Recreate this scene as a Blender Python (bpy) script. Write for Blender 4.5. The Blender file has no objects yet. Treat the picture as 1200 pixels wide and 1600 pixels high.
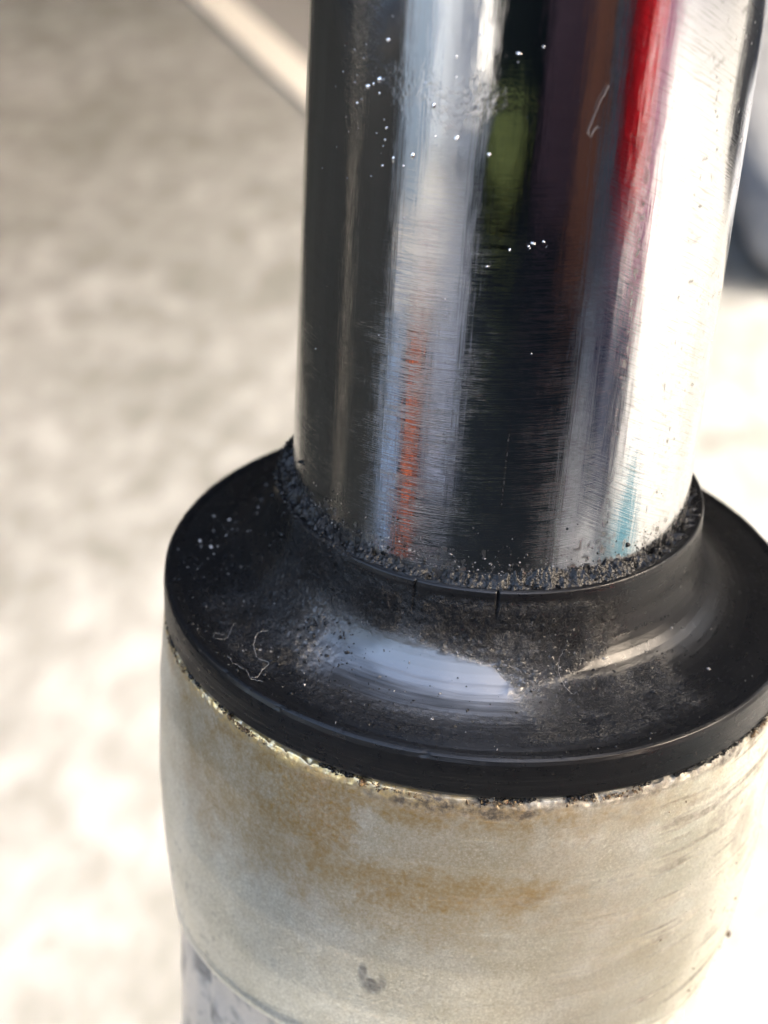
import bpy, bmesh, math, random
import numpy as np
from mathutils import Matrix, Vector

sc = bpy.context.scene
COL = sc.collection
MM = 0.001
R = math.radians

# ------------------------------------------------------------------ camera
cam_d = bpy.data.cameras.new("camera")
cam = bpy.data.objects.new("camera", cam_d)
COL.objects.link(cam)
_C = Vector((0.0, -162.13657, 99.34568)) * MM
_R = Vector((0.99370129, 0.09691554, 0.05625937))
_U = Vector((-0.09707765, 0.49369705, 0.86419856))
_F = Vector((-0.05597919, 0.86421676, -0.49999573))
m = Matrix.Identity(4)
for i in range(3):
    m[i][0] = _R[i]; m[i][1] = _U[i]; m[i][2] = -_F[i]; m[i][3] = _C[i]
cam.matrix_world = m
cam_d.sensor_fit = 'HORIZONTAL'
cam_d.sensor_width = 24.0
cam_d.lens = 2838.59 / 1200 * 24.0
cam_d.clip_start = 0.01
cam_d.clip_end = 400
cam_d.dof.use_dof = True
cam_d.dof.focus_distance = 0.163
cam_d.dof.aperture_fstop = 26
sc.camera = cam

# ------------------------------------------------------------------ light
SUN_AZ, SUN_EL = R(-20), R(33)
world = bpy.data.worlds.new("World"); sc.world = world
world.use_nodes = True
wn = world.node_tree
bg = wn.nodes["Background"]
sky = wn.nodes.new("ShaderNodeTexSky")
sky.sky_type = 'NISHITA'
sky.sun_disc = False
sky.sun_elevation = SUN_EL
sky.sun_rotation = math.pi / 2 - SUN_AZ
wn.links.new(sky.outputs[0], bg.inputs[0])
sky.dust_density = 6.0
sky.ozone_density = 0.6
bg.inputs[1].default_value = 0.15
sun_d = bpy.data.lights.new("sun", 'SUN')
sun_d.energy = 1.5
sun_d.angle = R(10)
sun_d.color = (1.0, 0.98, 0.955)
sun = bpy.data.objects.new("sun", sun_d); COL.objects.link(sun)
sdir = Vector((math.cos(SUN_EL) * math.cos(SUN_AZ), math.cos(SUN_EL) * math.sin(SUN_AZ), math.sin(SUN_EL)))
sun.rotation_euler = sdir.to_track_quat('Z', 'Y').to_euler()
sun.location = sdir * 6
sc.view_settings.view_transform = 'Standard'
sc.view_settings.look = 'None'
sc.view_settings.gamma = 1.0
sc.view_settings.exposure = 3.4
sc.cycles.max_bounces = 8

# ------------------------------------------------------------------ helpers
rng = np.random.default_rng(7)
random.seed(7)

def vnoise(P, seed=0):
    """value noise, P (n,3) -> (n,) in 0..1"""
    I = np.floor(P).astype(np.int64); Fr = P - I; Fr = Fr * Fr * (3 - 2 * Fr)
    def h(ix, iy, iz):
        v = (ix * 374761393 + iy * 668265263 + iz * 2147483647 + seed * 974634777) & 0xffffffff
        v = ((v ^ (v >> 13)) * 1274126177) & 0xffffffff
        v = ((v ^ (v >> 16)) * 2246822519) & 0xffffffff
        return ((v ^ (v >> 15)) & 0xffff) / 65535.0
    o = 0
    for dx in (0, 1):
        wx = Fr[:, 0] if dx else 1 - Fr[:, 0]
        for dy in (0, 1):
            wy = Fr[:, 1] if dy else 1 - Fr[:, 1]
            for dz in (0, 1):
                wz = Fr[:, 2] if dz else 1 - Fr[:, 2]
                o = o + h(I[:, 0] + dx, I[:, 1] + dy, I[:, 2] + dz) * wx * wy * wz
    return o

def fbm(P, octv=4, seed=0):
    o = 0; a = 0.5; t = 0
    for k in range(octv):
        o = o + a * vnoise(P * (2 ** k) + 17.3 * k, seed + k); t += a; a *= 0.5
    return o / t

def smooth(a, b, x):
    t = np.clip((x - a) / (b - a), 0, 1); return t * t * (3 - 2 * t)

def adiff(a, b):
    return (a - b + 180) % 360 - 180

def mesh_obj(name, V, Fc, mat, parent=None, flat=False, attrs=None):
    me = bpy.data.meshes.new(name)
    V = np.asarray(V, dtype=np.float32); Fc = np.asarray(Fc, dtype=np.int32)
    k = Fc.shape[1]
    me.vertices.add(len(V)); me.vertices.foreach_set("co", (V * MM).ravel())
    me.loops.add(Fc.size); me.loops.foreach_set("vertex_index", Fc.ravel())
    me.polygons.add(len(Fc))
    me.polygons.foreach_set("loop_start", np.arange(len(Fc), dtype=np.int32) * k)
    me.polygons.foreach_set("loop_total", np.full(len(Fc), k, dtype=np.int32))
    me.update(calc_edges=True)
    me.polygons.foreach_set("use_smooth", np.full(len(Fc), not flat, dtype=bool))
    if attrs:
        for an, av in attrs.items():
            a = me.attributes.new(an, 'FLOAT', 'POINT')
            a.data.foreach_set("value", np.asarray(av, dtype=np.float32))
    me.materials.append(mat)
    o = bpy.data.objects.new(name, me); COL.objects.link(o)
    if parent: o.parent = parent
    return o

def bm_obj(name, bm, mat, parent=None, smooth_=True):
    me = bpy.data.meshes.new(name); bm.to_mesh(me); bm.free()
    for p in me.polygons: p.use_smooth = smooth_
    me.materials.append(mat)
    o = bpy.data.objects.new(name, me); COL.objects.link(o)
    if parent: o.parent = parent
    return o

def thing(name, label, cat, loc=(0, 0, 0), rotz=0, group=None):
    o = bpy.data.objects.new(name, None); COL.objects.link(o)
    o.empty_display_size = 0.01
    o.location = loc; o.rotation_euler = (0, 0, rotz)
    o["label"] = label; o["category"] = cat
    if group: o["group"] = group
    return o

def tag(o, label, cat, group=None):
    o["label"] = label; o["category"] = cat
    if group: o["group"] = group
    return o

def revolve(prof, nseg, step, rfun=None, disp=None):
    """prof (r,z) resampled at about step mm; rfun(az,z,r)->r ; disp(az,r,z)->(dr,dz).  V,F,az,r,z"""
    P = np.array(prof, float); d = np.r_[0, np.cumsum(np.hypot(*np.diff(P, axis=0).T))]
    n = max(2, int(d[-1] / step)); s = np.unique(np.r_[np.linspace(0, d[-1], n), d])
    r = np.interp(s, d, P[:, 0]); z = np.interp(s, d, P[:, 1]); n = len(s)
    az = np.linspace(-np.pi, np.pi, nseg, endpoint=False)
    A, Rr = np.meshgrid(az, r); _, Z = np.meshgrid(az, z)
    A = A.ravel(); Rr = Rr.ravel(); Z = Z.ravel()
    if rfun: Rr = rfun(A, Z, Rr)
    if disp:
        dr, dz = disp(A, Rr, Z); R2 = Rr + dr; Z2 = Z + dz
    else: R2, Z2 = Rr, Z
    V = np.stack([R2 * np.cos(A), R2 * np.sin(A), Z2], -1)
    i = np.arange(n - 1)[:, None]; j = np.arange(nseg)[None, :]; j2 = (j + 1) % nseg
    a = i * nseg + j; b = i * nseg + j2; c = (i + 1) * nseg + j2; e = (i + 1) * nseg + j
    Fc = np.stack([a, e, c, b], -1).reshape(-1, 4)
    return V, Fc, np.degrees(A), Rr, Z

# ---- node helpers
class NT:
    def __init__(s, name):
        s.m = bpy.data.materials.new(name); s.m.use_nodes = True
        s.t = s.m.node_tree; s.b = s.t.nodes["Principled BSDF"]
    def n(s, kind, **kw):
        nd = s.t.nodes.new(kind)
        for k, v in kw.items():
            if k.startswith("i_"):
                nd.inputs[k[2:].replace("_", " ")].default_value = v
            else: setattr(nd, k, v)
        return nd
    def l(s, a, b): s.t.links.new(a, b)
    def val(s, x, sock):
        if isinstance(x, (int, float)): sock.default_value = x
        elif isinstance(x, tuple): sock.default_value = x
        else: s.l(x, sock)
    def math(s, op, a, b=0.0, c=0.0, clamp=False):
        nd = s.n("ShaderNodeMath", operation=op); nd.use_clamp = clamp
        s.val(a, nd.inputs[0]); s.val(b, nd.inputs[1]); s.val(c, nd.inputs[2]); return nd.outputs[0]
    def coord(s, scale=(1, 1, 1), rot=(0, 0, 0)):
        tc = s.n("ShaderNodeTexCoord"); mp = s.n("ShaderNodeMapping")
        s.l(tc.outputs["Object"], mp.inputs["Vector"])
        mp.inputs["Scale"].default_value = tuple(v * 1000 for v in scale); mp.inputs["Rotation"].default_value = rot
        return mp.outputs[0]
    def cyl(s, sa, sz, twist=0.0):
        """(az*20mm*sa , z*sz + az*twist, 0) in mm"""
        tc = s.n("ShaderNodeTexCoord"); sp = s.n("ShaderNodeSeparateXYZ"); s.l(tc.outputs["Object"], sp.inputs[0])
        az = s.math('ARCTAN2', sp.outputs[0], s.math('MULTIPLY', sp.outputs[1], -1.0))
        arc = s.math('MULTIPLY', az, 20.0); z = s.math('MULTIPLY', sp.outputs[2], 1000.0)
        u = s.math('MULTIPLY_ADD', z, -twist, arc)      # twisted frame
        v = s.math('MULTIPLY_ADD', arc, twist, z)
        cb = s.n("ShaderNodeCombineXYZ"); s.l(s.math('MULTIPLY', u, sa), cb.inputs[0]); s.l(s.math('MULTIPLY', v, sz), cb.inputs[1])
        return cb.outputs[0], az, z
    def noise(s, vec, scale=1.0, detail=3.0, rough=0.5, dist=0.0):
        nd = s.n("ShaderNodeTexNoise"); s.l(vec, nd.inputs["Vector"])
        nd.inputs["Scale"].default_value = scale; nd.inputs["Detail"].default_value = detail
        nd.inputs["Roughness"].default_value = rough; nd.inputs["Distortion"].default_value = dist
        return nd.outputs[0]
    def ramp(s, fac, stops, interp='LINEAR'):
        nd = s.n("ShaderNodeValToRGB"); nd.color_ramp.interpolation = interp
        cr = nd.color_ramp
        while len(cr.elements) < len(stops): cr.elements.new(0.5)
        for e, (p, c) in zip(cr.elements, stops):
            e.position = p; e.color = (c, c, c, 1) if isinstance(c, (int, float)) else (*c, 1)
        s.l(fac, nd.inputs[0]); return nd.outputs[0]
    def mix(s, f, a, b):
        nd = s.n("ShaderNodeMix", data_type='RGBA')
        s.val(f, nd.inputs[0])
        for x, k in ((a, 6), (b, 7)):
            if isinstance(x, tuple): nd.inputs[k].default_value = (*x, 1)
            else: s.l(x, nd.inputs[k])
        return nd.outputs[2]
    def attr(s, name):
        nd = s.n("ShaderNodeAttribute", attribute_name=name); return nd.outputs["Fac"]
    def bump(s, h, dist_mm, strength=1.0, normal=None):
        nd = s.n("ShaderNodeBump"); s.l(h, nd.inputs["Height"])
        nd.inputs["Distance"].default_value = dist_mm * MM; s.val(strength, nd.inputs["Strength"])
        if normal: s.l(normal, nd.inputs["Normal"])
        return nd.outputs[0]
    def set(s, **kw):
        for k, v in kw.items():
            sock = s.b.inputs[k.replace("_", " ")]
            if isinstance(v, tuple): sock.default_value = (*v, 1) if len(v) == 3 and sock.type == 'RGBA' else v
            elif isinstance(v, (int, float)): sock.default_value = v
            else: s.l(v, sock)
        return s.m

def plain(name, colr, rough=0.8, metal=0.0, var=0.25, scale=0.02, spec=0.12):
    t = NT(name)
    v = t.coord((scale, scale, scale)); nz = t.noise(v, 1, 5, .6)
    c = t.mix(nz, tuple(x * (1 - var) for x in colr), tuple(min(1, x * (1 + var)) for x in colr))
    return t.set(Base_Color=c, Roughness=rough, Metallic=metal, Specular_IOR_Level=spec, Normal=t.bump(t.noise(v, 3, 4), 3, .5))

# ------------------------------------------------------------------ setting materials
def mat_concrete():
    t = NT("concrete")
    v = t.coord((1, 1, 1))
    vy = t.coord((1, .55, 1)); big = t.noise(vy, .008, 3, .55, .4); mid = t.noise(vy, .042, 5, .62, .3); fine = t.noise(v, .6, 4, .7)
    f = t.math('ADD', t.math('MULTIPLY', big, .3), t.math('MULTIPLY', mid, .7))
    c = t.ramp(f, [(.38, (.205, .199, .175)), (.5, (.295, .287, .262)), (.62, (.415, .405, .378))])
    c = t.mix(t.math('MULTIPLY', fine, .25), c, (.2, .18, .15))
    return t.set(Base_Color=c, Roughness=.8, Normal=t.bump(fine, .6, .6))

GZ = -400.0
bm = bmesh.new()
S = 60
for x, y in ((-S, -S), (S, -S), (S, S), (-S, S)): bm.verts.new((x, y, GZ * MM))
bm.faces.new(bm.verts)
ground = bm_obj("ground", bm, mat_concrete()); ground["kind"] = "structure"

def sheet(name, pts, z0, z1, mat):
    bm = bmesh.new()
    vs = [bm.verts.new((x * MM, y * MM, z0 * MM)) for x, y in pts]
    f = bm.faces.new(vs); r = bmesh.ops.extrude_face_region(bm, geom=[f])
    for v in r["geom"]:
        if isinstance(v, bmesh.types.BMVert): v.co.z = z1 * MM
    bmesh.ops.recalc_face_normals(bm, faces=bm.faces)
    return bm_obj(name, bm, mat, smooth_=False)

# smooth grey floor slab with a pale painted edge, far behind the fork
def lpt(t, w): # along the line, offset w to its right side (mm)
    dx, dy = .448, -.894
    return (-358 + dx * t - dy * w, 1728 + dy * t + dx * w)
slab = sheet("floor_slab", [lpt(-1500, 42), lpt(700, 42), lpt(700, 900), lpt(-1500, 2600)], GZ, GZ + 4,
             plain("slab_grey", (.30, .285, .265), .6, var=.08)); slab["kind"] = "structure"
stripe = sheet("painted_line", [lpt(-1500, 0), lpt(700, 0), lpt(700, 42), lpt(-1500, 42)], GZ, GZ + 4,
               plain("line_paint", (.86, .80, .70), .5, var=.05)); stripe["kind"] = "structure"

# ------------------------------------------------------------------ added shelter: unseen roof and walls shaped to give the shade
roof_mat = plain("added_roof_sheet", (.03, .03, .032), .6, .0, .2, .003)
rt = thing("added_roof", "added dark sheet roof, unseen, cut to shade the fork and floor", "roof", (0, 0, 1.1))
roof_poly = [(-1800, 3200), (-1800, -100), (620, -100), (620, -1300), (1670, -1300), (3300, 3200)]
rs = sheet("added_roof_sheet", roof_poly, 0, 60, roof_mat); rs.parent = rt  # unseen added roof, its outline cut by where sun and sky should reach
bm = bmesh.new()
for k in range(10):
    y = -1.1 + k * .42; x1 = 2.0 + .36 * y; x0 = -1.75 if y > -.05 else .67
    g = bmesh.ops.create_cube(bm, size=1)["verts"]
    for v in g:
        v.co = Vector(((v.co.x + .5) * (x1 - x0) + x0, v.co.y * .06 + y, v.co.z * .12 - .063))
b = bm_obj("added_rafter", bm, roof_mat, rt, False)  # rafters of the added roof
wall_mat = plain("added_wall_dark", (.10, .098, .095), .8, 0, .2, .003)
w = sheet("added_back_wall", [(-2600, 3300), (7600, 3300), (7600, 3500), (-2600, 3500)], GZ - 10, 1300, wall_mat)  # added wall: dims the sky light from the back
tag(w, "added dark back wall, unseen, keeping sky light off the floor and seal", "wall")

w = sheet("added_side_wall", [(-1960, -300), (-1810, -300), (-1810, 3290), (-1960, 3290)], GZ - 10, 1090, wall_mat)  # added wall: keeps the left sky out of the seal's reflection
tag(w, "added dark wall on the left, unseen, blocking sky from the rubber seal", "wall")
w = sheet("added_fence", [(-4200, -3400), (2200, -3400), (2200, -3340), (-4200, -3340)], GZ - 10, 1150, plain("added_fence_dark", (.06, .05, .04)))  # added fence: darkens the low front sky mirrored by the seal
tag(w, "added dark board fence behind the camera, put there to darken reflections in the seal", "fence")

w = sheet("added_right_wall", [(4000, -3400), (4100, -3400), (4100, 3000), (4000, 3000)], GZ - 10, 1250, plain("added_wall_grey", (.16, .15, .13)))  # added wall: hides the low sky glow on the right
tag(w, "added tall wall on the right, unseen, blocking bright low sky from the fork", "wall")

# ------------------------------------------------------------------ things around, reflected in the chrome, and some added light blockers
def lump(name, size, loc, rotz, mat, label, cat, bevel=.25, bulge=0.0, rough=0.0, taper=0.0):
    """rounded, slightly irregular body of size (mm) standing at loc (mm, base)"""
    bm = bmesh.new(); bmesh.ops.create_cube(bm, size=1)
    bmesh.ops.bevel(bm, geom=bm.edges[:], offset=bevel * .9, segments=4, profile=.6, affect='EDGES') if bevel > 0 else None
    bmesh.ops.subdivide_edges(bm, edges=bm.edges[:], cuts=2, use_grid_fill=True)
    sd = random.random() * 50
    co = np.array([v.co[:] for v in bm.verts])
    nz = fbm(co * 3 + sd, 3) - .5
    for v, q in zip(bm.verts, nz):
        k = 1 + rough * q; tp = 1 - taper * (v.co.z + .5)
        v.co = Vector((v.co.x * size[0] * k * tp, v.co.y * size[1] * k * tp, (v.co.z + .5) * size[2] * (1 + .3 * rough * q))) * MM
    o = bm_obj(name, bm, mat)
    o.location = Vector(loc) * MM; o.rotation_euler.z = rotz
    tag(o, label, cat); return o

def polar(az, d): return (d * math.cos(R(az)), d * math.sin(R(az)), GZ)
G4 = GZ + 4

lump("rubber_tub", (1040, 1300, 345), (-985, 370, GZ), 0, plain("tub_black", (.013, .0155, .018), .5, var=.9, scale=.012),
     "black rubber tub, seen only as the dark band at the left of the chrome", "tub", .08, rough=.05)
lump("grey_sheet", (620, 820, 75), (470, 1480, GZ), R(4), plain("sheet_grey", (.30, .305, .315), .6, var=.5, scale=.012),
     "blurred grey folded sheet behind the chrome tube at the right edge", "sheet", .12, rough=.5)

def polar(az, d): return (d * math.cos(R(az)), d * math.sin(R(az)), GZ)
G4 = GZ + 4


def mat_patch(name, poly, mat, label, cat, h=6):
    o = sheet(name, poly, GZ + .5, GZ + h, mat); tag(o, label, cat); return o
def ring_poly(a0, a1, d0, d1, n=8):
    aa = np.linspace(a0, a1, n)
    return [polar(a, d0)[:2] for a in aa] + [polar(a, d1)[:2] for a in aa[::-1]]

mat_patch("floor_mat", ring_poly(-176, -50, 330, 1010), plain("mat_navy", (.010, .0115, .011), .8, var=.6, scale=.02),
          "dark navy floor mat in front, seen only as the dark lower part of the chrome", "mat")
mat_patch("bounce_blocker", ring_poly(-49.5, 26, 50, 590), plain("bounce_black", (.012, .012, .012), .8, var=.4), "added black sheet on the floor at the right, unseen, cutting bounce light on the leg", "mat")  # added floor sheet that cuts bounce light on the leg's right side
mat_patch("added_black_mat", ring_poly(-111, -51, 1014, 1330), plain("gap_black", (.010, .0112, .0112), .8, var=.5), "added black sheet beyond the navy mat, hiding sunlit floor from the chrome reflection", "mat")  # added sheet: covers sunlit floor that would brighten the chrome
mat_patch("blue_rag", ring_poly(-158, -146, 640, 960), plain("rag_blue", (.16, .23, .33), .8, var=.95, scale=.045), "pale blue rag on the dark mat, a blue streak low in the chrome", "rag", 11)
mat_patch("grey_rag", ring_poly(-127, -112, 760, 1000), plain("rag_grey", (.20, .21, .235), .8, var=.95, scale=.045), "pale grey rag on the dark mat, a grey streak low in the chrome", "rag", 11)
def stand(name, size, az, d, mat, label, cat, bevel=.1, zo=0.0, **kw):
    p = polar(az, d); return lump(name, size, (p[0], p[1], GZ + zo), R(az + 90), mat, label, cat, bevel, **kw)
stand("cane", (7, 7, 420), 177, 445, plain("cane_pale", (.30, .29, .26)), "thin pale cane standing at the left, a fine light line in the chrome", "cane", .3)
stand("orange_handle", (25, 230, 40), -136, 765, plain("handle_orange", (.92, .16, .03), .4),
      "bright orange handle lying on the mat, a streak in the chrome", "tool handle", .2, 12)
stand("white_box", (560, 420, 400), -126, 1500, plain("box_white", (.66, .71, .76), .6, var=.35, scale=.014),
      "white box at the front left, a pale band in the chrome", "box", .05)
stand("blue_box", (250, 300, 300), -146, 1350, plain("box_blue", (.20, .27, .36), .6, var=.2),
      "dull blue box left of the white box, a blue band in the chrome", "box", .05)
stand("grey_crate", (620, 260, 220), 50, 1500, plain("crate_grey", (.07, .07, .07)), "grey crate at the back right, the dark right edge of the chrome", "crate")
stand("photographer_block", (620, 300, 520), -95, 1390, plain("photographer_dark", (.020, .026, .026), .6, var=.4),  # plain dark block used in place of the photographer
      "black crate in front, behind the green spot in the chrome", "crate", .06)
bm = bmesh.new(); bmesh.ops.create_uvsphere(bm, u_segments=48, v_segments=24, radius=1)
for v in bm.verts:
    k = 1 + .04 * math.sin(5 * v.co.x + 3) * math.cos(4 * v.co.y)
    v.co = Vector((v.co.x * .185 * k, v.co.y * .14 * k, (v.co.z + 1) * .045))
o = bm_obj("green_cushion", bm, plain("cushion_green", (.15, .155, .04), .9)); o.location = (-.165, -1.225, (GZ + 6) * MM)
tag(o, "olive green cushion lying before the black block, a green spot in the chrome", "cushion")
stand("added_black_screen", (900, 60, 1400), -52, 1460, plain("blocker_black", (.02, .022, .026)), "added black screen at the front right, unseen, blocking bright sky from the seal", "screen", .04)  # added panel: blocks the bright sky band at the front right
stand("maroon_panel", (400, 120, 560), -72, 1230, plain("panel_maroon", (.15, .085, .088), .5, var=.4),
      "maroon panel in front, a dull purple band in the chrome", "panel", .08)
stand("brown_board", (240, 90, 520), -57, 1080, plain("board_brown", (.30, .115, .065), .6, var=.4),
      "rust brown board leaning at the front right, a brown band in the chrome", "board", .08)
stand("grey_post", (95, 60, 620), -46, 1080, plain("post_grey", (.16, .16, .165), .5, var=.6, scale=.03),
      "thin grey post at the front right, a mottled pale line in the chrome", "post", .2)
stand("red_can", (330, 180, 460), -34.5, 1330, plain("can_red", (.60, .02, .025), .6),
      "red fuel can at the front right, a red band in the chrome", "fuel can", .12)
stand("pink_bag", (150, 90, 420), -21.5, 1080, plain("bag_pink", (.85, .22, .33), .6),
      "pink bag beside the red fuel can, a pink edge in the chrome", "bag", .2)
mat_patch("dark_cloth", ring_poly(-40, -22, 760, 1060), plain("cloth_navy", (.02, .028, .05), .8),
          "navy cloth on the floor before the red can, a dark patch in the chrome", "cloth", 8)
mat_patch("teal_cloth", [(560, -300), (700, -200), (830, -60), (700, 40), (560, 60), (520, -80)], plain("cloth_teal", (.012, .075, .10), .8),
          "teal cloth on the floor at the right, a teal spot low in the chrome", "cloth", 8)

# ------------------------------------------------------------------ FORK
fork = thing("motorcycle_fork", "upright motorcycle fork leg with chrome tube, black rubber dust seal and worn silver lower leg", "fork leg", (0, 0, GZ * MM))
def under(o, parent):
    o.parent = parent
    if parent is fork: o.location.z = -GZ * MM
    return o

# ---- chrome tube
def mat_chrome():
    t = NT("chrome")
    vs, az, z = t.cyl(.10, 9.0, -.10)          # near-horizontal scratches, sparse and patchy
    scr = t.ramp(t.noise(vs, 1, 4, .75), [(.50, 0.0), (.62, 1.0)])
    vs2, _, _ = t.cyl(.35, 7.0, 0.06)
    scr2 = t.ramp(t.noise(vs2, 1, 4, .75), [(.52, 0.0), (.66, 1.0)])
    vd, _, _ = t.cyl(.22, 4.5, .55)            # diagonal polishing marks
    scd = t.noise(vd, 1, 4, .7)
    vv, _, _ = t.cyl(3.2, .05)                 # vertical draw lines
    scv = t.noise(vv, 1, 4, .75)
    wave, _, _ = t.cyl(.25, .05)
    wv = t.noise(wave, 1, 3, .5)
    pv, _, _ = t.cyl(.25, .22)
    patch = t.ramp(t.noise(pv, 1, 3, .6), [(.36, .4), (.66, 1.0)])
    right = t.ramp(t.math('MULTIPLY_ADD', az, .5, .5), [(.62, 0.0), (.78, 1.0)])   # az measured from the front
    low = t.ramp(t.math('MULTIPLY', z, .01), [(.20, 1.0), (.34, .75), (.50, .12), (.62, .05)])
    left = t.math('SUBTRACT', 1.0, right)
    k = t.math('MULTIPLY', t.math('MULTIPLY', low, left), patch)
    n1 = t.bump(scr, .0034, k)
    n2 = t.bump(scr2, .0028, k, n1)
    n3 = t.bump(scd, .008, t.math('MULTIPLY', right, .8), n2)
    n4 = t.bump(scv, .018, .55, n3)
    n5 = t.bump(wv, .16, .6, n4)
    vw, _, _ = t.cyl(1.1, .7)
    n6 = t.bump(t.noise(vw, 1.6, 4, .65, .2), .035, t.attr("wet"), n5)
    vf, _, _ = t.cyl(.25, .6)
    film = t.ramp(t.noise(vf, 1, 6, .7), [(.45, 0.0), (.75, 1.0)])
    vl, _, _ = t.cyl(.05, 5.0, -.12)
    lines = t.ramp(t.noise(vl, 1, 5, .8), [(.60, 0.0), (.72, 1.0)])
    rough = t.math('MULTIPLY_ADD', film, .06, .018)
    rough = t.math('MULTIPLY_ADD', t.math('MULTIPLY', lines, low), .14, rough)
    rough = t.math('MULTIPLY_ADD', right, .03, rough)
    grime = t.attr("film")
    base = t.mix(grime, (.60, .61, .62), (.20, .19, .18))
    base = t.mix(t.math('MULTIPLY', film, .22), base, (.40, .40, .40))
    base = t.mix(t.math('MULTIPLY', t.math('MULTIPLY', right, patch), t.ramp(scd, [(.50, 0.0), (.64, .7)])), base, (.26, .245, .22))
    base = t.mix(t.math('MULTIPLY', t.ramp(scr, [(0.0, 0.0), (1.0, .22)]), low), base, (.30, .30, .30))
    rough = t.math('MULTIPLY_ADD', grime, .40, rough)
    return t.set(Base_Color=base, Metallic=1.0, Roughness=rough, Normal=n6)

def tube_attr(az, z):
    P = np.stack([az * .35, z, 0 * z], -1)
    edge = smooth(15.5, 11.0, z + 2.5 * (fbm(P * .8, 4, 3) - .5) * 2)
    sp = smooth(.60, .72, fbm(P * 2.2, 3, 9))
    line = smooth(.35, .15, np.abs(adiff(az, -86.2 + (z - 25) * .02))) * smooth(18, 19, z) * smooth(29, 26, z) * .55
    zone = np.exp(-((z - 26) / 14) ** 2) * .5
    # dark marks on the right flank
    rt_ = smooth(-50, -38, az) * smooth(20, 0, az)
    Pd = np.stack([(az * .35 + z * .45) * .35, (z - az * .35 * .45) * 2.2, 0 * z], -1)
    mk = .6 * smooth(.72, .80, fbm(Pd, 3, 12)) * rt_
    mk2 = smooth(.80, .84, fbm(P * 1.7, 2, 15)) * rt_
    pl = np.exp(-((adiff(az, -57.5) + (z - 29) * .05) / 1.0) ** 2) * smooth(.5, .6, fbm(P * 2.5, 3, 21)) * smooth(60, 45, z)
    return np.clip(.8 * edge * (.4 + sp) + .7 * mk + .8 * mk2 + .6 * pl + zone * sp * .4 + line, 0, 1)

def tube_wet(az, z):
    P = np.stack([az * .35, z, 0 * z], -1)
    n = fbm(P * .5, 4, 301)
    d1 = ((az + 134) / 7) ** 2 + ((z - 57) / 9) ** 2; d2 = ((az + 112) / 22) ** 2 + ((z - 55.5) / 2.6) ** 2; d3 = ((az + 85) / 4) ** 2 + ((z - 43.5) / .9) ** 2
    o = np.maximum.reduce([smooth(1.6, .2, d1 + 2 * (n - .5)), smooth(1.6, .2, d2 + 2.5 * (n - .5)), .7 * smooth(1.4, .3, d3 + 1.5 * (n - .5))])
    return o
V, Fc, az, rr, zz = revolve([(20, 150), (20, -20)], 1400, .25)
tube = mesh_obj("chrome_tube", V, Fc, mat_chrome(), attrs={"film": tube_attr(az, zz), "wet": tube_wet(az, zz)})
under(tube, fork)

# ---- dust seal
th = np.linspace(0, np.pi / 2, 14)[1:]
seal_prof = [(20.3, 6.0), (20.35, 10.0), (20.6, 10.55), (21.1, 10.78), (21.42, 10.78), (21.62, 10.62), (21.7, 10.2), (21.75, 9.0), (21.85, 7.5)] + \
    [(28.5 - 6.65 * math.cos(a), 7.5 - 7.1 * math.sin(a)) for a in th] + \
    [(29.5, .30), (31.4, .08), (32.0, .16), (32.45, .14), (32.72, -.05), (32.85, -.45), (32.9, -1.5), (32.87, -3.9), (32.6, -4.25), (31.5, -4.3), (29.5, -4.3)]

def seal_zone(az, r, z):
    """0..1 gritty zones"""
    P = np.stack([r * np.cos(np.radians(az)), r * np.sin(np.radians(az)), z], -1)
    n = fbm(P * .35, 4, 31)
    a = 1.3 * np.exp(-(adiff(az, -138) / 13) ** 2) * smooth(21, 22, r) * smooth(31.5, 28, r)
    b = smooth(-128, -112, az) * smooth(-45, -66, az) * smooth(23.0, 21.8, r) * smooth(10.3, 9.0, z)      # gritty neck
    lim = np.interp(az, [-120, -100, -85, -80, -70, -50], [22.1, 22.3, 22.9, 24.2, 23.6, 22.3])
    b2 = smooth(-128, -108, az) * smooth(-50, -72, az) * smooth(lim + .35, lim - .15, r) * smooth(9.2, 8, z)
    c = smooth(-84, -76, az) * smooth(-35, -50, az) * smooth(23.6, 24.6, r) * smooth(31.5, 29.5, r)
    d = smooth(-125, -118, az) * smooth(-75, -85, az) * smooth(26.5, 27.5, r) * smooth(31.3, 30, r) * .65
    e = smooth(-170, -150, az) * smooth(-120, -135, az) * smooth(23, 25, r) * smooth(31, 29.5, r) * .6
    g = np.clip(a * .8 + b * .55 + b2 + c * .7 + d * .5 + e * .6, 0, 1)
    return np.clip(g * (.45 + .55 * smooth(.38, .55, n)) * 1.1, 0, 1), P

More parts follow.
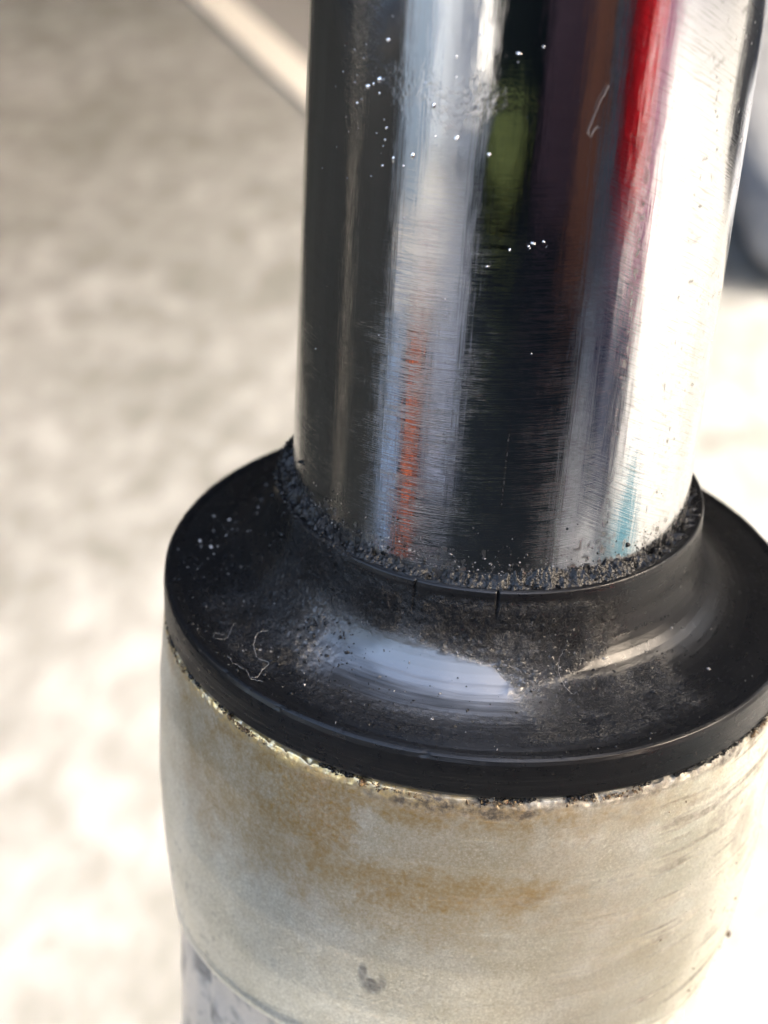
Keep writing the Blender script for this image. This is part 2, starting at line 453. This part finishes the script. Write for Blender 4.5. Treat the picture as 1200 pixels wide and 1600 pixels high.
def seal_disp(A, r, z):
    az = np.degrees(A)
    g, P = seal_zone(az, r, z)
    top = (z > -.3)
    grit = (smooth(.50, .68, fbm(P * 2.2, 3, 41)) * .17 + smooth(.6, .75, fbm(P * 1.1, 3, 43)) * .1) * g
    und = (fbm(P * .25, 2, 45) - .5) * .25
    # smeared ridges running round the fillet
    Pc = np.stack([az * .02, r * 3.2 + z * 1.5, 0 * az], -1)
    groove = smooth(-122, -105, az) * smooth(-40, -80, az) * smooth(22.5, 23.5, r) * smooth(31, 29, r)
    rid = (fbm(Pc, 4, 51) - .5) * .10 * groove
    dn = (grit + und * .6 + rid) * top
    # a smear of grease with a torn end
    limit = 24.3 + (az + 80) * -.09
    smear = smooth(-84, -79.5, az) * smooth(-52, -74, az) * np.exp(-((r - limit) / .35) ** 2)
    dn = dn + smear * (.08 + .2 * fbm(P * 1.8, 3, 61)) * top
    # slits in the neck
    for s0, zb, wd, dp in ((-105.6, 7.0, .09, .25), (-85.2, 7.8, .10, .45)):
        k = np.exp(-((adiff(az, s0) * r * .01745) / wd) ** 2) * smooth(zb, zb + .6, z) * smooth(21.3, 21.6, r)
        dn = dn - dp * k
    # little nicks on the outer edge and ragged lower edge
    nick = smooth(.66, .78, fbm(P * .9, 3, 71)) * smooth(32, 32.6, r) * smooth(-.8, -.2, z)
    dn = dn - .08 * nick
    # normal directions from the profile
    ang = np.arctan2(7.5 - z, 28.5 - r)
    nr = np.where((r < 28.5) & (z < 7.5), np.cos(ang), 0.0); nzv = np.where((r < 28.5) & (z < 7.5), np.sin(ang), 1.0)
    side = (z >= 7.5) & (r > 21.3); nr = np.where(side, 1.0, nr); nzv = np.where(side, 0, nzv)
    rim = (r > 32.7); nr = np.where(rim, 1.0, nr); nzv = np.where(rim, 0, nzv)
    return dn * nr, dn * nzv

def mat_rubber():
    t = NT("rubber")
    g = t.attr("grit")
    v = t.coord((1, 1, 1))
    fine = t.noise(v, 5.5, 3, .7)
    mid = t.noise(v, 1.1, 4, .6)
    ringv, _, _ = t.cyl(.05, 1)
    # concentric rub lines: noise over radius
    tc = t.n("ShaderNodeTexCoord"); sp = t.n("ShaderNodeSeparateXYZ"); t.l(tc.outputs["Object"], sp.inputs[0])
    rad = t.math('SQRT', t.math('ADD', t.math('POWER', sp.outputs[0], 2.0), t.math('POWER', sp.outputs[1], 2.0)))
    azn = t.math('ARCTAN2', sp.outputs[0], t.math('MULTIPLY', sp.outputs[1], -1.0))
    cb = t.n("ShaderNodeCombineXYZ"); t.l(t.math('MULTIPLY', azn, 1.6), cb.inputs[0])
    t.l(t.math('MULTIPLY', t.math('ADD', rad, t.math('MULTIPLY', sp.outputs[2], .7)), 4200.0), cb.inputs[1])
    rings = t.noise(cb.outputs[0], 1, 4, .7)
    dust = t.ramp(t.noise(v, .9, 6, .75), [(.56, 0.0), (.72, 1.0)])
    spk = t.ramp(t.noise(v, 3.0, 2, .5), [(.70, 0.0), (.76, 1.0)])
    base = t.mix(t.math('MULTIPLY', dust, .25), (.0045, .0047, .0052), (.028, .027, .026))
    base = t.mix(t.math('MULTIPLY', g, .5), base, (.010, .0095, .009))
    base = t.mix(t.math('MULTIPLY', spk, t.math('MULTIPLY_ADD', g, .35, .12)), base, (.16, .155, .15))
    rough = t.math('MULTIPLY_ADD', mid, .20, .12)
    rough = t.math('MULTIPLY_ADD', rings, .16, rough)
    rough = t.math('MULTIPLY_ADD', g, -.10, rough)
    sheen_mask = t.attr('sheen_mask')
    rough = t.math('MULTIPLY_ADD', sheen_mask, .06, rough, True)
    n1 = t.bump(rings, .06, .8)
    base = t.mix(t.ramp(rings, [(.58, 0.0), (.75, .25)]), base, (.02, .02, .021))
    base = t.mix(t.math('MULTIPLY', g, t.ramp(fine, [(.5, 0.0), (.64, .8)])), base, (.020, .0195, .019))
    n2 = t.bump(t.ramp(fine, [(.45, 0.0), (.62, 1.0)]), .15, t.math('MULTIPLY_ADD', g, .9, .03), n1)
    n3 = t.bump(t.noise(v, 12, 2, .6), .02, .5, n2)
    return t.set(Base_Color=base, Roughness=rough, Normal=n3, Specular_IOR_Level=t.math('MULTIPLY_ADD', sheen_mask, .5, .27),
                 Coat_Weight=t.math('MULTIPLY', sheen_mask, .9), Coat_IOR=1.9, Coat_Roughness=t.math('MULTIPLY_ADD', rings, .30, .27), Coat_Normal=n2)

V, Fc, az, rr, zz = revolve(seal_prof, 1500, .16, disp=seal_disp)
g, _ = seal_zone(az, rr, zz); g = g * (zz > -.3)
Po = np.stack([az * .05, rr * .9 + zz * .4, 0 * az], -1)
on = fbm(Po, 4, 401)
sheen_mask = smooth(-141, -124, az) * smooth(-64, -94, az) * smooth(21.8, 23.2, rr) * smooth(30.0, 24.5, rr) * (zz > -.3)  # gloss mask laid over the fillet highlight to strengthen it
sheen_mask = np.clip(sheen_mask * (.45 + 1.1 * smooth(.3, .65, on)), 0, 1)
rubber = mat_rubber()
seal = mesh_obj("dust_seal", V, Fc, rubber, attrs={"grit": g, "sheen_mask": sheen_mask})
under(seal, fork)

# ---- lower leg
left_p = np.array([(32.86, -4.9), (33.02, -8), (33.3, -12), (33.4, -25), (33.0, -32.6), (32.4, -38.3), (31.65, -43.3), (31.6, -45), (31.6, -400)])
right_p = np.array([(33.0, -4.9), (33.15, -8), (33.3, -12), (33.1, -25.5), (32.7, -32), (31.9, -38), (30.9, -43), (29.6, -48.5), (28.7, -51.5), (28.6, -53), (28.8, -57), (28.8, -400)])
leg_prof = [(30.5, -4.35), (32.3, -4.35), (32.7, -4.5), (32.86, -4.9), (33.2, -10), (33.4, -20), (33.3, -30), (33.3, -52), (33.3, -70)]
def leg_r(A, z, r):
    s = .5 + .5 * np.cos(A); s = s ** 1.3
    L = np.interp(-z, -left_p[:, 1], left_p[:, 0]); Rg = np.interp(-z, -right_p[:, 1], right_p[:, 0])
    q = L * (1 - s) + Rg * s
    out = np.where(z < -4.9, q, r)
    az = np.degrees(A)
    # casting rib on the lower tube at the left
    rib = np.exp(-(adiff(az, -151) / 3.0) ** 2) * smooth(-43.5, -48, z) * -.8 + np.exp(-(adiff(az, -144) / 4) ** 2) * smooth(-44, -50, z) * .6
    zc = np.interp(az, [-168, -155, -140, -120, -50, -40, -25], [-43.2, -41.6, -40.4, -40.0, -38.8, -40.0, -43.0])
    step = (1.7 * smooth(0, -1.6, z - zc) + .25 * np.exp(-((z - zc - .6) / .9) ** 2) * -1) * smooth(-181, -172, az) * (.5 + .5 * smooth(-170, -150, az)) * smooth(-8, -32, az)
    return out + rib - step
def leg_disp(A, r, z):
    P = np.stack([r * np.cos(A), r * np.sin(A), z], -1)
    edge = smooth(-5.6, -4.6, z)
    chip = (fbm(P * 1.3, 4, 81) - .5) * .3 * edge
    cast = (fbm(P * .12, 2, 83) - .5) * .18 * (1 - edge)
    dents = 0 * smooth(.72, .8, fbm(P * .9, 3, 85)) * (z < -6)
    return chip + cast + dents, -.35 * smooth(.5, .75, fbm(P * 1.6, 3, 87)) * edge

def blobs(az, z, lst, P, amp=.9, seed=91):
    o = 0 * az
    n = fbm(P * .5, 4, seed) - .5; n2 = fbm(P * 1.5, 3, seed + 5) - .5
    for (a, zc, wa, wz, k) in lst:
        d = ((adiff(az, a) * .58) / wa) ** 2 + ((z - zc) / wz) ** 2
        o = np.maximum(o, k * smooth(1.6, -.1, d + amp * 1.7 * n + amp * .8 * n2))
    return o
def leg_attrs(az, r, z):
    A = np.radians(az); P = np.stack([r * np.cos(A), r * np.sin(A), z], -1)
    brown = blobs(az, z, [(-113, -7, 8, 4.5, 1.0), (-112, -6.3, 30, 2.6, 1.0), (-117, -10, 7, 6, 1.0), (-128, -8, 14, 5, .6), (-112, -9, 5, 6, 1.0), (-122, -12, 18, 10, .75), (-134, -9, 10, 6, .5), (-96, -17, 18, 6, .6), (-95, -7, 30, 3, .6), (-110, -10, 30, 10, .45), (-114, -13, 3.2, 5, 1.0), (-120, -9, 12, 6, .8), (-104, -13, 9, 4, .6), (-126, -6.5, 6, 2.2, .8), (-140, -6.0, 6, 1.5, .7),
                          (-93, -15.5, 16, 3.4, .95), (-100, -12, 18, 8, .5), (-72, -18, 10, 4, .35), (-88, -5.6, 12, 1.2, 1.0), (-70, -6.5, 8, 1.6, .5), (-85, -24, 22, 12, .25)], P)
    Ph = np.stack([az * .06, z * 1.6, 0 * z], -1)
    streak = smooth(.60, .74, fbm(Ph, 4, 95))
    dark = blobs(az, z, [(-89, -5.4, 12, 1.1, 1.0), (-62, -14.5, 9, .5, .6), (-75, -16, 10, .5, .5), (-55, -20, 8, .5, .5), (-45, -8.5, 6, .5, .6), (-60, -5.1, 8, .7, .9), (-45, -4.9, 6, .8, 1.0), (-30, -5.0, 6, .9, 1.0), (-68, -9.2, 3.0, .8, .7), (-61, -7.0, 2.2, .7, .7),
                         (-39, -12, 3.5, 2.2, .7), (-30, -18, 2.5, 6, .6), (-101.8, -28.8, 1.1, 1.0, .9), (-103.2, -27.2, .45, 1.5, .8), (-99.8, -27.6, .45, 1.1, .6), (-36, -30, 2, 1.0, .6)], P, 1.5, 101)
    rimd = smooth(-5.9, -4.9, z + .7 * (fbm(P * 1.1, 3, 133) - .5) * 2) * smooth(-98, -82, az)
    dark = np.maximum(dark, .85 * rimd)
    band = smooth(-60, -50, az) * smooth(-5, -15, az)
    dark = np.maximum(dark, 1.0 * streak * (.25 + .6 * band) * (z > -48) * smooth(-110, -80, az))
    sp = smooth(.70, .76, fbm(P * 1.3, 3, 111))
    dark = np.maximum(dark, .8 * sp * (.15 + .7 * smooth(-50, -25, az)))
    dark = np.maximum(dark, .8 * sp * smooth(-125, -150, az) * (z < -25))
    zc = np.interp(az, [-168, -155, -140, -120, -50, -40, -25], [-43.2, -41.6, -40.4, -40.0, -38.8, -40.0, -43.0])
    low = smooth(0, -1.6, z - zc) * smooth(-5, -25, az)
    dark = np.maximum(dark, low * smooth(.46, .66, fbm(P * .3, 5, 121)) * .8)
    edge = smooth(-6.2, -5.0, z + .8 * (fbm(P * .9, 3, 131) - .5) * 2) * smooth(-78, -100, az)
    return brown, dark, edge, low
def mat_leg():
    t = NT("silver_leg")
    v = t.coord((1, 1, 1))
    spark = t.noise(v, 5.0, 2, .6); grain = t.noise(v, 2.2, 3, .6); big = t.noise(v, .12, 4, .6)
    vh, _, _ = t.cyl(.12, 3.5); brush = t.noise(vh, 1, 4, .7)
    base = t.ramp(big, [(.35, (.56, .535, .43)), (.65, (.67, .655, .57))])
    base = t.mix(t.ramp(grain, [(.45, 0.0), (.75, .35)]), base, (.42, .40, .315))
    tiny = t.noise(v, 4.0, 2, .7)
    base = t.mix(t.ramp(tiny, [(.42, .28), (.50, 0.0)]), base, (.24, .225, .18))
    base = t.mix(t.ramp(tiny, [(.58, 0.0), (.68, .8)]), base, (.80, .78, .68))  # bright flakes: metal glints painted into the base colour
    br = t.math('MULTIPLY', t.attr("brown"), t.ramp(grain, [(.3, .55), (.7, 1.0)]))
    base = t.mix(br, base, (.34, .215, .065))
    base = t.mix(t.math('MULTIPLY', t.attr("edge"), t.ramp(t.noise(v, 1.5, 3, .7), [(.4, .1), (.6, 1.0)])), base, (.62, .45, .20))
    base = t.mix(t.math('MULTIPLY', t.attr('low'), .7), base, (.52, .43, .35))
    base = t.mix(t.math('MULTIPLY', t.attr("dark"), t.ramp(t.noise(v, 1.3, 5, .75), [(.38, .55), (.6, 1.0)])), base, (.045, .036, .028))
    fl = t.ramp(spark, [(.62, 0.0), (.72, 1.0)])
    rough = t.math('MULTIPLY_ADD', grain, .16, .24)
    rough = t.math('MULTIPLY_ADD', t.attr("dark"), .3, rough)
    geo = t.n("ShaderNodeNewGeometry")
    vo = t.n("ShaderNodeTexVoronoi"); t.l(v, vo.inputs["Vector"]); vo.inputs["Scale"].default_value = 6.5
    sub = t.n("ShaderNodeVectorMath", operation='SUBTRACT'); t.l(vo.outputs["Color"], sub.inputs[0]); sub.inputs[1].default_value = (.5, .5, .5)
    scl = t.n("ShaderNodeVectorMath", operation='SCALE'); t.l(sub.outputs[0], scl.inputs[0]); scl.inputs["Scale"].default_value = .13
    add = t.n("ShaderNodeVectorMath", operation='ADD'); t.l(geo.outputs["Normal"], add.inputs[0]); t.l(scl.outputs[0], add.inputs[1])
    nrm = t.n("ShaderNodeVectorMath", operation='NORMALIZE'); t.l(add.outputs[0], nrm.inputs[0])
    n2 = t.bump(brush, .03, .4, nrm.outputs[0]); n3 = t.bump(grain, .05, .35, n2)
    metal = t.math('MULTIPLY_ADD', t.attr("dark"), -.4, t.math('MULTIPLY_ADD', t.attr('low'), -.45, .72), True)
    return t.set(Base_Color=base, Metallic=metal, Roughness=rough, Normal=n3)
V, Fc, az, rr, zz = revolve(leg_prof, 1500, .2, rfun=leg_r, disp=leg_disp)
br, dk, ed, lo = leg_attrs(az, rr, zz)
leg_m = mat_leg()
leg = mesh_obj("lower_leg", V, Fc, leg_m, attrs={"brown": br, "dark": dk, "edge": ed, "low": lo})
under(leg, fork)
V, Fc, az, rr, zz = revolve([(30, -69.8), (30, -399), (28, -400)], 128, 8, rfun=lambda A, z, r: 29.8 - np.cos(A) + r - 30)
leg2 = mesh_obj("leg_shaft", V, Fc, leg_m, attrs={"brown": 0 * az, "dark": 0 * az, "edge": 0 * az, "low": 0 * az + 1}); under(leg2, fork)

# ------------------------------------------------------------------ grime: crumbs
_ico = bmesh.new(); bmesh.ops.create_icosphere(_ico, subdivisions=1, radius=1)
IV = np.array([v.co[:] for v in _ico.verts]); IF = np.array([[v.index for v in f.verts] for f in _ico.faces]); _ico.free()
def crumbs(name, pts, sizes, mat, parent, stretch=.7, flatten=None, kind="stuff", jit=.5):
    n = len(pts); k = len(IV)
    sc3 = sizes[:, None] * (1 + stretch * rng.uniform(-1, 1, (n, 3)))
    ang = rng.uniform(0, 2 * np.pi, n); ca, sa = np.cos(ang), np.sin(ang)
    q = IV[None] * (1 + jit * rng.uniform(-1, 1, (n, k, 1))) * sc3[:, None, :]
    x = q[..., 0] * ca[:, None] - q[..., 1] * sa[:, None]; y = q[..., 0] * sa[:, None] + q[..., 1] * ca[:, None]
    ang = rng.uniform(0, 2 * np.pi, n); ca, sa = np.cos(ang), np.sin(ang); z = q[..., 2]
    y, z = y * ca[:, None] - z * sa[:, None], y * sa[:, None] + z * ca[:, None]
    V = (np.stack([x, y, z], -1) + pts[:, None, :]).reshape(-1, 3)
    Fc = (IF[None] + (np.arange(n) * k)[:, None, None]).reshape(-1, 3)
    o = mesh_obj(name, V, Fc, mat, flat=False); under(o, parent)
    if kind: o["kind"] = kind
    return o
def pol(az, r, z):
    a = np.radians(az); return np.stack([r * np.cos(a), r * np.sin(a), z], -1)
def mat_grime(name, c1, c2, rough):
    t = NT(name); v = t.coord((1, 1, 1)); nz = t.noise(v, 2.5, 3, .7)
    return t.set(Base_Color=t.mix(t.ramp(nz, [(.45, 0.0), (.7, 1.0)]), c1, c2), Roughness=rough, Normal=t.bump(t.noise(v, 5, 3), .14, .8), Specular_IOR_Level=.28)
grime_m = mat_grime("greasy_grime", (.004, .004, .004), (.010, .0095, .009), .22)
dust_m = mat_grime("grey_grit", (.10, .095, .09), (.34, .32, .30), .6)
gold_m = mat_grime("brown_grit", (.05, .03, .015), (.25, .16, .07), .5)

def seal_z(r): 
    return np.where(r < 21.9, 7.0, np.where(r < 28.5, 7.5 - 7.1 * np.sqrt(np.clip(1 - ((28.5 - r) / 6.65) ** 2, 0, 1)), np.interp(r, [28.5, 29.5, 31.4, 32.0], [.4, .3, .08, .16])))
# continuous crust filling the gap between the wiper lip and the chrome
def crust_disp(A, r, z):
    P = np.stack([r * np.cos(A), r * np.sin(A), z], -1); az = np.degrees(A)
    h = np.interp(az, [-180, -150, -134, -128, -115, -90, -70, -55, -45, -30, 0, 180], [.9, .8, -.5, .35, .1, .15, 1.2, 1.1, .3, -.5, -.7, .6])
    w = np.clip((21.3 - r) / 1.3, 0, 1)
    n = 1 - 2 * np.abs(fbm(P * .75, 4, 141) - .5); n3 = fbm(P * 2.6, 3, 144)
    return 0 * r, (h * w + (n - .75) * 1.7 * (.25 + w) + (n3 - .5) * .7) * smooth(21.45, 21.1, r)
V, Fc, az, rr, zz = revolve([(21.4, 10.70), (19.9, 10.9)], 1600, .08, disp=crust_disp)
crust = mesh_obj("grime_crust", V, Fc, grime_m); under(crust, fork)

n = 600
a = rng.uniform(-185, 10, n); wgt = np.interp(a, [-185, -150, -128, -115, -90, -70, -55, -40, -25, 10], [.9, 1, .8, .7, .5, 1, 1, .7, .2, .05])
keep = (rng.uniform(0, 1, n) < wgt) & ~((np.abs(a + 134.2) < 2.6)); a = a[keep]; n = len(a)
t_ = rng.beta(1.3, 1.6, n); hh = np.interp(a, [-185, -150, -128, -115, -90, -72, -60, -45, -25, 10], [1.4, 1.3, .6, .35, .3, 1.2, 1.3, .6, .05, 0])
r_ = 21.25 - 1.2 * t_; z_ = 10.75 + hh * t_ * rng.uniform(.4, 1, n)
crumbs("grime_crumbs", pol(a, r_, z_), rng.gamma(1.3, .05, n) + .025, grime_m, fork)
n = 450; a = rng.uniform(-190, -124, n); r_ = 21.2 + np.abs(rng.normal(0, .45, n)); z_ = np.where(r_ < 21.7, 10.75, 10.9 - (r_ - 21.5) * 3.6)
z_ = np.where(r_ < 21.7, 10.7, np.maximum(seal_z(r_), 10.6 - (r_ - 21.7) * 12))
crumbs("lip_grime", pol(a, r_, z_), rng.gamma(1.3, .045, n) + .025, grime_m, fork)
# specks stuck higher on the chrome
n = 550; a = rng.uniform(-165, -35, n); z_ = 11.5 + rng.exponential(1.1, n)
crumbs("chrome_specks", pol(a, 20.0 + 0 * a, z_), rng.gamma(2, .022, n) + .02, grime_m, fork)
n = 240; a = rng.uniform(-150, -60, n); z_ = 11.5 + rng.exponential(1.2, n)
crumbs("pale_specks", pol(a, 20.0 + 0 * a, z_), rng.gamma(2, .016, n) + .02, dust_m, fork)
# grit on the flange and fillet
def flange_pts(n, a0, a1, r0, r1, gauss=False):
    if gauss: a = rng.normal(a0, a1, n); r = np.clip(rng.normal(r0, r1, n), 21.9, 31.8)
    else: a = rng.uniform(a0, a1, n); r = rng.uniform(r0, r1, n)
    return pol(a, r, seal_z(r) + .02)
P_ = np.concatenate([flange_pts(700, -136, 9, 24.5, 2.2, True), flange_pts(500, -140, 14, 27.5, 2.5, True), flange_pts(350, -175, -40, 22, 31.5), flange_pts(260, -60, 12, 28, 2.5, True)])
crumbs("flange_grit", P_, rng.gamma(2, .025, len(P_)) + .02, grime_m, fork)
P_ = np.concatenate([flange_pts(80, -140, 14, 27.5, 2.5, True), flange_pts(50, -178, 10, 28, 2.0, True), flange_pts(80, -190, -20, 22, 32), flange_pts(30, -68, 4, 23, .7, True)])
crumbs("pale_grit", P_, rng.gamma(1.6, .022, len(P_)) + .025, dust_m, fork, stretch=.7)
big = pol(np.array([-192.8, -178.5, -183, -188, -176, -181., -186]), np.array([24.9, 29.5, 28.6, 27.5, 28.2, 27, 26]), np.array([1.35, .35, .4, .5, .45, .6, .8]))
crumbs("pale_flake", big, np.array([.34, .30, .12, .15, .16, .1, .12]), mat_grime("pale_flake", (.3, .28, .27), (.5, .48, .46), .7), fork, stretch=.4)
# grit packed between the seal and the lower leg
n = 2600; a = rng.uniform(-163, -8, n); a = a[vnoise(np.stack([a * .2, 0 * a, 0 * a], -1), 8) > .38]; n = len(a); r_ = rng.uniform(32.65, 32.88, n)
z_ = -4.25 + rng.normal(0, .16, n) - .25 * (vnoise(np.stack([a * .5, 0 * a, 0 * a], -1), 5) - .3)
crumbs("seam_grit", pol(a, r_, z_), rng.gamma(2.0, .026, n) + .02, grime_m, fork)
n = 900; a = rng.uniform(-160, -20, n); a = a[vnoise(np.stack([a * .13, 0 * a, 0 * a], -1), 7) > .5]; n = len(a); z_ = -4.55 + rng.normal(0, .2, n)
crumbs("brown_grit", pol(a, 33.0 + 0 * a, z_), rng.gamma(2.5, .025, n) + .02, gold_m, fork)
n = 150; a = rng.uniform(-55, -12, n); z_ = rng.uniform(-44, -5, n)
crumbs("leg_specks", pol(a, np.interp(-z_, [5, 25, 38, 44], [33.1, 33.2, 32.2, 31.0]), z_), rng.gamma(1.4, .025, n) + .02, gold_m, fork)

# sticky droplets high on the chrome
t = NT("oil_drop"); drop_m = t.set(Base_Color=(.62, .62, .62), Metallic=1.0, Roughness=.12)
def drops(n, ac, asd, zc, zsd, s):
    a = rng.normal(ac, asd, n); z = rng.normal(zc, zsd, n)
    return pol(a, 19.95 + 0 * a, z), rng.gamma(1.6, s * .8, n) + .02
L = [drops(55, -133, 4.5, 58, 4.5, .05), drops(35, -130, 7, 51, 3, .04), drops(40, -108, 7, 54, 2.2, .055), drops(24, -92, 6, 58, 3, .04), drops(60, -120, 30, 36, 4, .02), drops(120, -115, 30, 24, 6, .015), drops(14, -85, 1.5, 43.5, .5, .04)]
crumbs("oil_droplets", np.concatenate([x[0] for x in L]), np.concatenate([x[1] for x in L]), drop_m, fork, stretch=.6, jit=.35)

# ------------------------------------------------------------------ lint fibres (each a loose thing)
fib_m = plain("lint", (.24, .23, .215), .7, var=.1)
def fibre(pts, rad, label):
    rad *= .45
    pts = [Vector(p) for p in pts]; fine = []
    for i in range(len(pts) - 1):
        p0 = pts[max(i - 1, 0)]; p1 = pts[i]; p2 = pts[i + 1]; p3 = pts[min(i + 2, len(pts) - 1)]
        for k in range(6):
            t = k / 6; fine.append(.5 * ((2 * p1) + (p2 - p0) * t + (2 * p0 - 5 * p1 + 4 * p2 - p3) * t * t + (3 * p1 - p0 - 3 * p2 + p3) * t ** 3))
    fine.append(pts[-1]); V = []; Fc = []
    fine = [p + Vector([random.uniform(-.05, .05) for _ in range(3)]) for p in fine]
    for i, p in enumerate(fine):
        d = (fine[min(i + 1, len(fine) - 1)] - fine[max(i - 1, 0)]).normalized()
        u = d.orthogonal().normalized(); w = d.cross(u)
        for k in range(5):
            a = 2 * math.pi * k / 5; V.append(p + (u * math.cos(a) + w * math.sin(a)) * rad)
    for i in range(len(fine) - 1):
        for k in range(5):
            Fc.append((i * 5 + k, i * 5 + (k + 1) % 5, (i + 1) * 5 + (k + 1) % 5, (i + 1) * 5 + k))
    o = mesh_obj("lint_fibre", [v[:] for v in V], Fc, fib_m); tag(o, label, "fibre", "lint fibres stuck to the fork"); return o
def fp(lst):
    out = []
    for a, r, h in lst:
        z = float(seal_z(np.array(r))) + h; out.append((r * math.cos(R(a)), r * math.sin(R(a)), z))
    return out
fibre(fp([(-139, 26.2, .2), (-140, 27, .3), (-138.5, 28, .15), (-136, 28.8, .25), (-133.5, 29.2, .1), (-131, 29.0, .3), (-130.5, 30, .15), (-129.5, 31, .25), (-130.5, 31.6, .1)]), .045, "long wavy pale fibre on the left of the rubber flange")
fibre(fp([(-138, 31.2, .2), (-135, 31.6, .4), (-132, 31.3, .3), (-130, 31.7, .2), (-128, 31.2, .2)]), .035, "short curved fibre close to the left front rim of the rubber seal")
fibre(fp([(-146, 28, .15), (-144, 29, .5), (-142, 30, .3), (-143, 31, .4), (-145, 30.5, .2), (-143.5, 29.8, .15)]), .03, "tangled thin fibre curl on the far left of the flange")
fibre(fp([(-67.8, 22.4, .1), (-69.4, 22.9, .4), (-69.9, 23.6, .5), (-68.9, 24.6, .3), (-67.6, 25.0, .1)]), .03, "thin upright hair hanging from the grease smear on the seal front right")
def cp(lst): return [((20 + h) * math.cos(R(a)), (20 + h) * math.sin(R(a)), z) for a, z, h in lst]
fibre(cp([(-71.5, 57.5, .15), (-73, 56.5, .3), (-74.2, 55, .2), (-75.2, 53.8, .2), (-74.6, 53.4, .3), (-73.4, 54.0, .1), (-72.4, 54.1, .3)]), .045, "hooked pale hair stuck high on the chrome tube")
